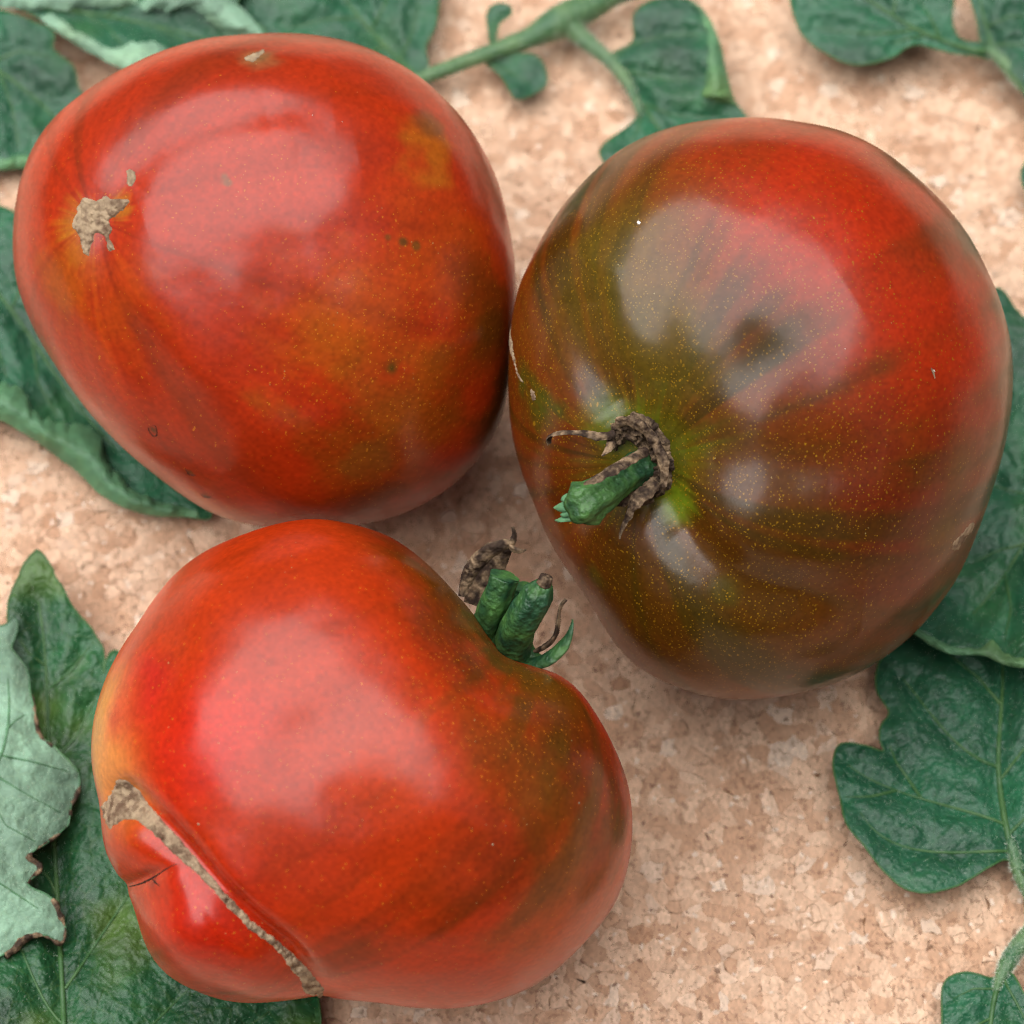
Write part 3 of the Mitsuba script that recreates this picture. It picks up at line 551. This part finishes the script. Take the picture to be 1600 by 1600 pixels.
def hairs(parent, key, count, length, seed, m='hair_white', lo=0.0):
    """the short pale down on a stalk, leaf edge or blade"""
    v, f, nn, _, _ = meshkit.WRITTEN[scene[key]['filename']]; rng = np.random.default_rng(seed)
    tri = v[f].astype(float); fn = np.cross(tri[:, 1] - tri[:, 0], tri[:, 2] - tri[:, 0]); ar = np.linalg.norm(fn, axis=1); fn /= ar[:, None] + 1e-20
    ar = np.where(fn[:, 2] > lo, ar, 0); cum = np.cumsum(ar); pick = np.searchsorted(cum, rng.random(count) * cum[-1]).clip(0, len(f) - 1)
    b = rng.random((count, 2)); b = np.where(b.sum(1, keepdims=True) > 1, 1 - b, b)
    root = tri[pick, 0] + (tri[pick, 1] - tri[pick, 0]) * b[:, :1] + (tri[pick, 2] - tri[pick, 0]) * b[:, 1:]
    d = fn[pick] + rng.normal(0, 0.45, (count, 3)); d /= np.linalg.norm(d, axis=1, keepdims=True)
    L = length * rng.uniform(0.5, 1.3, (count, 1)); side = np.cross(d, rng.normal(size=(count, 3))); side /= np.linalg.norm(side, axis=1, keepdims=True) + 1e-9
    up = np.cross(d, side); w = 0.000022
    P = np.stack([root + side * w, root - side * w * 0.5 + up * w * 0.87, root - side * w * 0.5 - up * w * 0.87, root + d * L], 1).reshape(-1, 3)
    i = np.arange(count)[:, None] * 4; F_ = np.vstack([i + [0, 1, 3], i + [1, 2, 3], i + [2, 0, 3]])
    k = add('down', trimesh.Trimesh(P, F_, process=False), m, parent, smooth=False); labels[k] = {'kind': 'stuff'}
mat('hair_white', (0.55, 0.62, 0.5), 0.6, 0.3)
# leaf spray behind the two upper tomatoes
a = thing('tomato_leaf', 'leaf spray at the top centre with a pale forked stalk between the upper tomatoes', 'leaf', GR)
stalk(a, [(630,138,5),(662,122,5.5),(740,92,6),(820,62,6.5),(872,36,7),(915,14,7),(965,-8,7),(1080,-70,7)], [12,13,15,18,31,27,19,17])
stalk(a, [(880,30,7),(905,55,6.5),(940,85,6),(968,112,5.5),(990,150,5),(1000,180,4.5)], [27,17,13,11,8,5], seed=3)
blade(a, 'leaflet', [(350,-90),(372,5),(385,30),(400,60),(450,130),(560,165),(640,140),(664,118),(668,96),(664,74),(678,45),(685,5),(690,-60),(600,-170),(420,-150)],
    [[(655,122),(600,70),(548,10),(500,-70)],[(600,72),(560,90),(500,100)],[(560,28),(510,30),(450,45)],[(580,48),(600,10),(620,-40)],[(625,95),(645,50),(655,0)]],
    [(660,118,5),(400,60,4),(500,-60,9),(680,0,6),(560,130,3)], quilt=1.6, seed=11)
blade(a, 'leaflet', [(955,85),(985,70),(990,50),(988,30),(1005,8),(1040,-2),(1080,2),(1105,25),(1118,55),(1128,80),(1132,110),(1142,150),(1160,175),(1172,195),(1150,240),(1060,270),(960,262),(940,248),(938,235),(950,220),(985,195),(995,180),(990,160),(975,130),(960,105)],
    [[(975,120),(1005,165),(1040,215),(1070,250)],[(958,92),(990,70),(1030,58),(1100,55)],[(978,112),(1010,118),(1050,125),(1095,122)],[(1000,160),(1050,180),(1120,185)],[(1003,178),(995,205),(985,225)]],
    [(960,95,6),(1100,20,9),(1130,110,8),(1160,190,5),(950,240,3),(1060,150,5)], quilt=1.6, seed=12,
    rims=[([(1078,0),(1104,22),(1120,55),(1132,95),(1142,140),(1150,165)], [(1078,6),(1100,30),(1106,62),(1106,95),(1100,128),(1122,160)], 3.0)])
blade(a, 'leaflet', [(766,68),(763,45),(760,25),(768,10),(785,5),(800,14),(796,25),(784,32),(777,45),(773,68)], [[(769,66),(770,40),(776,18)]], [(770,68,6),(780,10,8)], quilt=0.5, seed=13, vein_r=3, jag=0.5, label='tiny leaflet above the stalk')
blade(a, 'leaflet', [(757,96),(790,87),(830,84),(848,99),(855,124),(848,138),(810,155),(800,148),(790,130),(775,112)], [[(760,98),(790,110),(830,130)]], [(760,98,5.5),(830,90,6.5),(820,150,4.5)], quilt=0.8, seed=14, vein_r=3, jag=0.5, label='tiny leaflet below the stalk')

# leaf coming in at the upper right corner
a = thing('tomato_leaf', 'blue-green leaf with smooth rounded lobes in the upper right corner', 'leaf', GR)
stalk(a, [(1546,76,9),(1570,100,9),(1612,146,8),(1700,240,6)], [9,12,13,14], seed=5)
blade(a, 'leaflet', [(1290,-90),(1236,-30),(1240,20),(1255,55),(1285,80),(1330,100),(1370,98),(1400,86),(1422,72),(1448,72),(1490,83),(1530,88),(1553,92),(1550,72),(1535,66),(1515,66),(1500,60),(1490,44),(1488,18),(1486,-30),(1430,-100)],
    [[(1550,80),(1520,78),(1485,68),(1430,45),(1380,15),(1320,-20)],[(1430,45),(1380,52),(1320,50),(1275,44)],[(1450,55),(1420,60),(1395,68)],[(1470,62),(1455,30),(1430,-10)],[(1395,25),(1400,0),(1390,-30)]],
    [(1550,80,9),(1400,40,11),(1250,30,9),(1480,0,12),(1340,90,8)], quilt=1.2, seed=15, vein_r=6)
blade(a, 'leaflet', [(1514,-30),(1520,10),(1528,42),(1533,62),(1548,84),(1575,108),(1620,155),(1700,170),(1760,80),(1720,-60),(1600,-90)],
    [[(1552,84),(1545,55),(1535,20),(1530,-20)],[(1545,40),(1580,25),(1640,30)],[(1550,70),(1600,70),(1660,90)]], [(1550,80,9),(1530,-20,12),(1650,50,10),(1620,150,8)], quilt=1.4, seed=16, vein_r=5)
blade(a, 'leaflet', [(1660,225),(1612,245),(1597,262),(1596,282),(1608,302),(1660,320),(1740,270)], [[(1720,270),(1660,272),(1610,275)]], [(1600,270,5),(1700,270,8)], quilt=0.8, seed=17, vein_r=3)

# single leaves round the upper left tomato
a = thing('tomato_leaf', 'dark green leaf in the upper left corner with a thin pale lower rim', 'leaf', GR)
blade(a, 'blade', [(-170,-60),(-60,0),(0,15),(55,35),(84,52),(82,72),(96,88),(116,106),(124,138),(160,190),(120,250),(60,258),(20,262),(-60,256),(-170,200)],
    [[(-120,60),(-20,100),(50,150),(110,210)],[(-20,100),(30,80),(90,90)],[(0,115),(20,170),(30,230)],[(-80,78),(-60,130),(-50,200)]], [(0,20,10),(80,60,9),(120,140,6),(20,255,4),(-150,100,8)], quilt=1.2, seed=21, sub=False,
    rims=[([(-60,262),(0,266),(40,262),(62,256)], [(-60,246),(0,250),(30,246),(58,250)], 2.0)])
a = thing('tomato_leaf', 'dark leaf with pale curled edges behind the top of the orange-red tomato', 'leaf', GR)
blade(a, 'blade', [(-40,-80),(-20,-10),(40,18),(85,42),(120,70),(160,90),(205,110),(270,125),(340,110),(400,80),(415,50),(385,28),(372,2),(400,-80)],
    [[(30,8),(130,20),(240,40),(350,70)],[(130,20),(170,45),(200,80)],[(160,25),(200,10),(240,-20)],[(240,40),(280,60),(300,90)]], [(40,10,9),(200,40,6),(340,60,6),(200,110,8),(380,20,9),(100,-60,11)], quilt=1.2, seed=22, sub=False, rim_mat='leaf_under',
    rims=[([(62,28),(100,58),(150,88),(205,112),(262,122)], [(80,20),(112,44),(150,66),(190,76),(222,65),(262,80)], 3.0), ([(240,-12),(330,-16),(378,14),(408,48),(410,60)], [(222,4),(262,14),(312,14),(336,32),(345,56)], 3.0), ([(-30,-14),(60,-12),(150,-14),(215,-12)], [(-30,8),(60,12),(150,10),(215,4)], 2.0)])
a = thing('tomato_leaf', 'dark leaf at the left edge with a long pale rolled margin under the orange-red tomato', 'leaf', GR)
blade(a, 'blade', [(-170,250),(-60,295),(0,322),(40,345),(100,420),(200,600),(300,760),(330,808),(290,806),(220,796),(160,770),(120,735),(60,690),(0,655),(-170,600)],
    [[(-120,380),(-20,440),(70,560),(180,700)],[(-20,440),(-10,520),(10,590)],[(20,480),(40,430),(50,390)],[(50,530),(60,600),(90,650)]], [(0,330,8),(60,560,4),(0,640,5),(200,720,2.5),(310,805,3),(-150,450,8)], quilt=1.2, seed=23, sub=False,
    rims=[([(-80,640),(0,657),(60,692),(120,737),(160,775),(220,802),(262,808),(312,808)], [(-80,570),(0,594),(46,622),(52,642),(105,664),(152,692),(168,722),(204,764),(250,784),(308,798)], 4.5)])

# leaves at the lower left
a = thing('tomato_leaf', 'large dark green yellow-mottled leaf lying under the front tomato at the lower left', 'leaf', GR)
blade(a, 'blade', [(60,862),(76,880),(100,925),(115,950),(140,982),(154,1000),(163,1030),(160,1052),(172,1022),(184,1018),(200,1045),(240,1100),(340,1250),(450,1420),(485,1510),(498,1560),(502,1605),(490,1680),(300,1760),(-120,1760),(-120,1500),(-60,1300),(0,1150),(22,1060),(12,972),(16,930),(36,888)],
    [[(104,1750),(100,1600),(94,1480),(86,1340),(78,1200),(72,1050),(60,940)],[(102,1545),(140,1490),(180,1430),(225,1360),(260,1290)],[(99,1600),(60,1545),(20,1455),(-20,1400)],[(78,1195),(120,1150),(150,1090)],[(90,1400),(75,1370),(50,1350)],[(73,1080),(110,1050),(140,1010)],[(70,1040),(45,1020),(30,1000)],[(200,1640),(260,1580),(300,1540)],[(100,1630),(180,1650),(300,1640),(420,1580)]],
    [(60,870,9),(75,1100,4),(150,1000,5),(95,1450,3),(230,1400,1.8),(490,1570,2.5),(300,1650,4),(20,1500,7),(-80,1600,8)], m='leaf_spotted', quilt=1.5, seed=31, vein_r=5.5, sub=False, jag=3.0)
a = thing('tomato_leaf', 'pale leaf showing its underside with brown ragged edges at the lower left edge', 'leaf', GR)
L8 = blade(a, 'blade', [(-90,945),(0,978),(22,964),(26,985),(18,1010),(38,1040),(46,1075),(54,1110),(62,1148),(90,1172),(116,1198),(125,1225),(114,1255),(104,1290),(85,1308),(60,1325),(46,1342),(62,1356),(44,1380),(76,1400),(92,1425),(102,1452),(95,1475),(78,1466),(50,1462),(22,1482),(0,1495),(-90,1525),(-160,1300)],
    [[(-90,1240),(-20,1215),(10,1150),(12,1060)],[(0,1180),(50,1190),(105,1205)],[(-10,1210),(40,1240),(95,1270)],[(-30,1225),(10,1290),(55,1315)],[(10,1140),(30,1120),(50,1115)],[(-50,1300),(0,1380),(60,1420)]],
    [(0,980,14),(60,1150,13),(120,1220,9),(0,1250,16),(90,1440,10),(0,1480,12),(-120,1250,15)], m='leaf_under', vm='leaf_rim', quilt=-0.9, seed=32, sub=False, jag=3.0, vein_r=4, label='pale underside of the blade')

OUT8 = [(45,1075),(54,1110),(62,1148),(90,1172),(116,1198),(125,1225),(114,1255),(104,1290),(85,1308),(60,1325),(46,1342),(62,1356),(44,1380),(76,1400),(92,1425),(102,1452),(95,1475),(78,1466),(50,1462),(22,1482),(0,1495)]
o8 = spline2(OUT8, 5); h8 = L8[1](o8[:, 0], o8[:, 1])
for i, (f0, f1, r) in enumerate([(0.02, 0.16, 3), (0.27, 0.36, 3.5), (0.38, 0.62, 4), (0.68, 0.995, 5.5)]):
    k = slice(int(f0 * len(o8)), int(f1 * len(o8))); p = at(o8[k, 0], o8[k, 1], h8[k])
    add('withered_margin', tube(p[::2], r * PX * np.clip(2.6 * meshkit.fbm(np.c_[o8[k] * 0.06, o8[k][:, :1] * 0], 2, i) - 0.55, 0.08, 1.3)[::2], 9, i, 0.0005, scale=900), 'dry_mat', a)

# leaves at the right
a = thing('tomato_leaf', 'large notched leaf at the lower right whose hairy stalk leads to a small leaflet', 'leaf', GR)
stalk(a, [(1578,1310,7),(1588,1345,6),(1602,1380,5),(1640,1430,4.5),(1700,1500,4)], [6,11,13,15,17], seed=6)
stalk(a, [(1650,1430,4.5),(1608,1462,5),(1580,1495,5.5),(1566,1522,6),(1556,1550,6)], [15,15,14,11,6], seed=7)
blade(a, 'leaflet', [(1430,940),(1395,1000),(1374,1036),(1368,1062),(1376,1092),(1389,1114),(1378,1130),(1375,1155),(1380,1172),(1350,1165),(1312,1163),(1302,1188),(1306,1222),(1316,1260),(1324,1288),(1350,1322),(1390,1370),(1420,1390),(1446,1394),(1492,1385),(1532,1364),(1562,1346),(1580,1346),(1596,1362),(1640,1370),(1760,1310),(1770,1050),(1650,960),(1500,930)],
    [[(1588,1345),(1574,1300),(1563,1235),(1560,1180),(1565,1100),(1564,1000)],[(1570,1288),(1490,1262),(1400,1235),(1325,1195)],[(1560,1198),(1500,1165),(1450,1110),(1410,1060)],[(1583,1330),(1500,1332),(1410,1322),(1345,1270)],[(1440,1248),(1400,1190),(1390,1165)],[(1562,1220),(1600,1170),(1660,1120)],[(1575,1305),(1620,1260),(1690,1220)],[(1563,1100),(1530,1060),(1480,1020)],[(1400,1235),(1360,1245),(1320,1245)]],
    [(1585,1345,6.5),(1310,1180,6),(1430,1390,7),(1380,1050,3),(1450,1200,4.5),(1560,1150,5),(1700,1150,8),(1520,960,2)], quilt=1.5, seed=41, vein_r=6)
blade(a, 'leaflet', [(1552,1528),(1530,1523),(1500,1520),(1480,1530),(1472,1548),(1471,1600),(1460,1670),(1560,1760),(1720,1720),(1640,1590),(1596,1545),(1580,1522)],
    [[(1566,1525),(1552,1570),(1545,1640),(1540,1720)],[(1560,1545),(1520,1545),(1490,1560)],[(1568,1530),(1590,1570),(1620,1630)],[(1550,1590),(1510,1610),(1480,1640)]], [(1565,1525,6),(1475,1600,4),(1600,1650,7),(1540,1700,6)], quilt=1.4, seed=42, vein_r=5)
a = thing('tomato_leaf', 'dark leaf with a rolled rim tucked behind the brown-green tomato', 'leaf', GR)
blade(a, 'blade', [(1556,450),(1575,464),(1590,486),(1602,495),(1640,480),(1750,600),(1770,900),(1690,1042),(1602,1040),(1570,1030),(1545,1018),(1510,1022),(1470,1012),(1440,996),(1422,982),(1440,900),(1480,700),(1520,550)],
    [[(1760,560),(1680,700),(1600,850),(1520,960)],[(1640,775),(1590,770),(1540,755)],[(1600,850),(1560,860),(1520,880)],[(1570,895),(1580,950),(1570,1000)],[(1640,780),(1660,880),(1640,980)]], [(1570,470,7),(1600,700,6),(1500,950,7),(1600,1030,12),(1440,990,9),(1750,700,12)], quilt=1.6, seed=43, sub=False,
    rims=[([(1424,986),(1450,1006),(1490,1023),(1538,1025),(1566,1037),(1602,1044),(1680,1048)], [(1428,979),(1452,993),(1490,1010),(1534,1012),(1548,1004),(1572,1022),(1604,1030),(1680,1032)], 3.0)])

for k in [k for k in scene if k.startswith('tomato_leaf') and k.rsplit('__')[-1].split('_0')[0] in ('stalk', 'leaflet', 'blade')]:
    kind = k.rsplit('__')[-1]; big = len(meshkit.WRITTEN[scene[k]['filename']][1])
    if kind.startswith('stalk'): hairs(k, k, 1500, 0.0007, len(k) + big, lo=-0.3)
    else: hairs(k, k, min(3500, big // 8), 0.0004, big, lo=0.2)

build_cork()

# ---------------------------------------------------------------- the person taking the picture, who stands at the near side and shows in the fruit's gloss
import manifold3d as m3
def flesh(bones, edge=0.012, smooth=12):
    """one continuous body surface: each bone the hull of the balls at its two joints"""
    parts = []
    for p, rp, q, rq in bones:
        a = m3.Manifold.sphere(rp, 28).translate(list(map(float, p))); b = m3.Manifold.sphere(rq, 28).translate(list(map(float, q)))
        parts.append(m3.Manifold.batch_hull([a, b]))
    m = m3.Manifold.batch_boolean(parts, m3.OpType.Add).refine_to_length(edge).to_mesh()
    t = trimesh.Trimesh(m.vert_properties[:, :3], m.tri_verts, process=True)
    return trimesh.smoothing.filter_taubin(t, iterations=smooth)
def build_person():
    mat('cloth_dark', (0.035, 0.037, 0.045), 0.8, 0.2); mat('denim', (0.03, 0.04, 0.075), 0.85, 0.2)
    mat('skin_tone', (0.42, 0.25, 0.18), 0.5, 0.4); mat('hair_mat', (0.03, 0.02, 0.014), 0.6, 0.4)
    mat('camera_black', (0.02, 0.02, 0.022), 0.45, 0.4); mat('lens_glass', (0.01, 0.01, 0.015), 0.08, 0.6)
    B = -FWD; lens = EYE + B * 0.012; v = np.array
    k = thing('person', 'person in dark clothes leaning over the fruit, holding the camera to the face', 'person')
    head = EYE + B * 0.215 + RIGHT * 0.03; neck = v([0.07, -0.45, 0.65]); chest = v([0.12, -0.64, 0.60]); hip = v([0.20, -0.98, 0.26])
    ls, rs = v([-0.06, -0.56, 0.63]), v([0.29, -0.56, 0.64])
    le, re_ = v([-0.09, -0.56, 0.38]), v([0.33, -0.45, 0.45])
    lh, rh = EYE + B * 0.055 - RIGHT * 0.05 - UP * 0.055, EYE + B * 0.065 + RIGHT * 0.085 - UP * 0.01
    lk, rk = v([0.10, -0.92, -0.22]), v([0.31, -0.94, -0.22]); lf, rf = v([0.09, -1.02, -0.68]), v([0.33, -1.04, -0.68])
    face = head - B * 0.03
    body = [(head, 0.088, face - UP * 0.035, 0.066), (head + B * 0.02, 0.088, head, 0.088), (head, 0.06, neck, 0.055), (face - B * 0.055, 0.010, face - B * 0.062 - UP * 0.03, 0.013),
        (head - RIGHT * 0.088, 0.012, head - RIGHT * 0.090 - UP * 0.03, 0.012), (head + RIGHT * 0.088, 0.012, head + RIGHT * 0.090 - UP * 0.03, 0.012),
        (le, 0.034, lh, 0.026), (re_, 0.034, rh, 0.026)]
    for h, s in ((lh, 1), (rh, -1)):
        body.append((h, 0.026, h - B * 0.03, 0.024))
        for j in range(4):
            a = h - B * (0.012 + 0.018 * j) + UP * 0.01; b = a + UP * 0.028 + RIGHT * s * 0.012; c = b + RIGHT * s * (0.026 - 0.003 * abs(j - 1.5)) + UP * 0.004
            body += [(a, 0.0095, b, 0.009), (b, 0.009, c, 0.0078)]
        body += [(h - UP * 0.012, 0.012, h - UP * 0.03 + RIGHT * s * 0.022, 0.0095)]
    add('body', flesh(body, 0.007, 8), 'skin_tone', k)
    add('jumper', flesh([(neck, 0.066, chest, 0.125), (chest, 0.13, hip, 0.14), (ls, 0.066, rs, 0.066), (ls, 0.066, chest, 0.11), (rs, 0.066, chest, 0.11), (ls, 0.064, le, 0.047), (rs, 0.064, re_, 0.047),
        (le, 0.047, le + (lh - le) * 0.72, 0.036), (re_, 0.047, re_ + (rh - re_) * 0.72, 0.036), (hip - RIGHT * 0.05, 0.14, hip + RIGHT * 0.05, 0.14)]), 'cloth_dark', k)
    hl, hr = hip - RIGHT * 0.085 - v([0, 0, 0.04]), hip + RIGHT * 0.085 - v([0, 0, 0.04])
    add('trousers', flesh([(hl, 0.125, hr, 0.125), (hl, 0.11, lk, 0.075), (hr, 0.11, rk, 0.075), (lk, 0.075, lf, 0.06), (rk, 0.075, rf, 0.06)]), 'denim', k)
    add('shoe', flesh([(lf + v([0, -0.03, -0.015]), 0.04, lf + v([0, 0.15, -0.02]), 0.034)]), 'cloth_dark', k); add('shoe', flesh([(rf + v([0, -0.03, -0.015]), 0.04, rf + v([0, 0.15, -0.02]), 0.034)]), 'cloth_dark', k)
    add('hair', flesh([(head + UP * 0.02 + B * 0.01, 0.097, head + B * 0.035 - UP * 0.02, 0.092), (head + UP * 0.055 - B * 0.03, 0.06, head + UP * 0.02, 0.09)]), 'hair_mat', k)
    c = thing('camera', 'black camera with a short lens held by the person above the fruit', 'camera')
    R = np.eye(4); R[:3, 0], R[:3, 1], R[:3, 2], R[:3, 3] = RIGHT, UP, B, EYE
    def placed(m): m = m.copy(); m.apply_transform(R); return m
    bodym = m3.Manifold.batch_hull([m3.Manifold.sphere(0.008, 16).translate([x, y, z]) for x in (-0.06, 0.06) for y in (-0.036, 0.036) for z in (0.090, 0.125)]).to_mesh()
    add('camera_body', placed(trimesh.Trimesh(bodym.vert_properties[:, :3], bodym.tri_verts)), 'camera_black', c, smooth=40)
    hump = m3.Manifold.batch_hull([m3.Manifold.sphere(0.007, 16).translate([x, y, z]) for x, y in ((-0.024, 0.03), (0.024, 0.03), (-0.014, 0.06), (0.014, 0.06)) for z in (0.085, 0.12)]).to_mesh()
    add('viewfinder', placed(trimesh.Trimesh(hump.vert_properties[:, :3], hump.tri_verts)), 'camera_black', c, smooth=40)
    prof = [(0.0, 0.086), (0.031, 0.086), (0.032, 0.06), (0.035, 0.058), (0.035, 0.030), (0.032, 0.028), (0.033, 0.014), (0.027, 0.012), (0.024, 0.020)]
    add('lens', placed(trimesh.creation.revolve(np.array(prof), sections=48)), 'camera_black', c, smooth=35)
    add('front_glass', placed(trimesh.creation.revolve(np.array([(0.0, 0.0185), (0.012, 0.019), (0.0242, 0.021)]), sections=48)), 'lens_glass', c)
build_person()
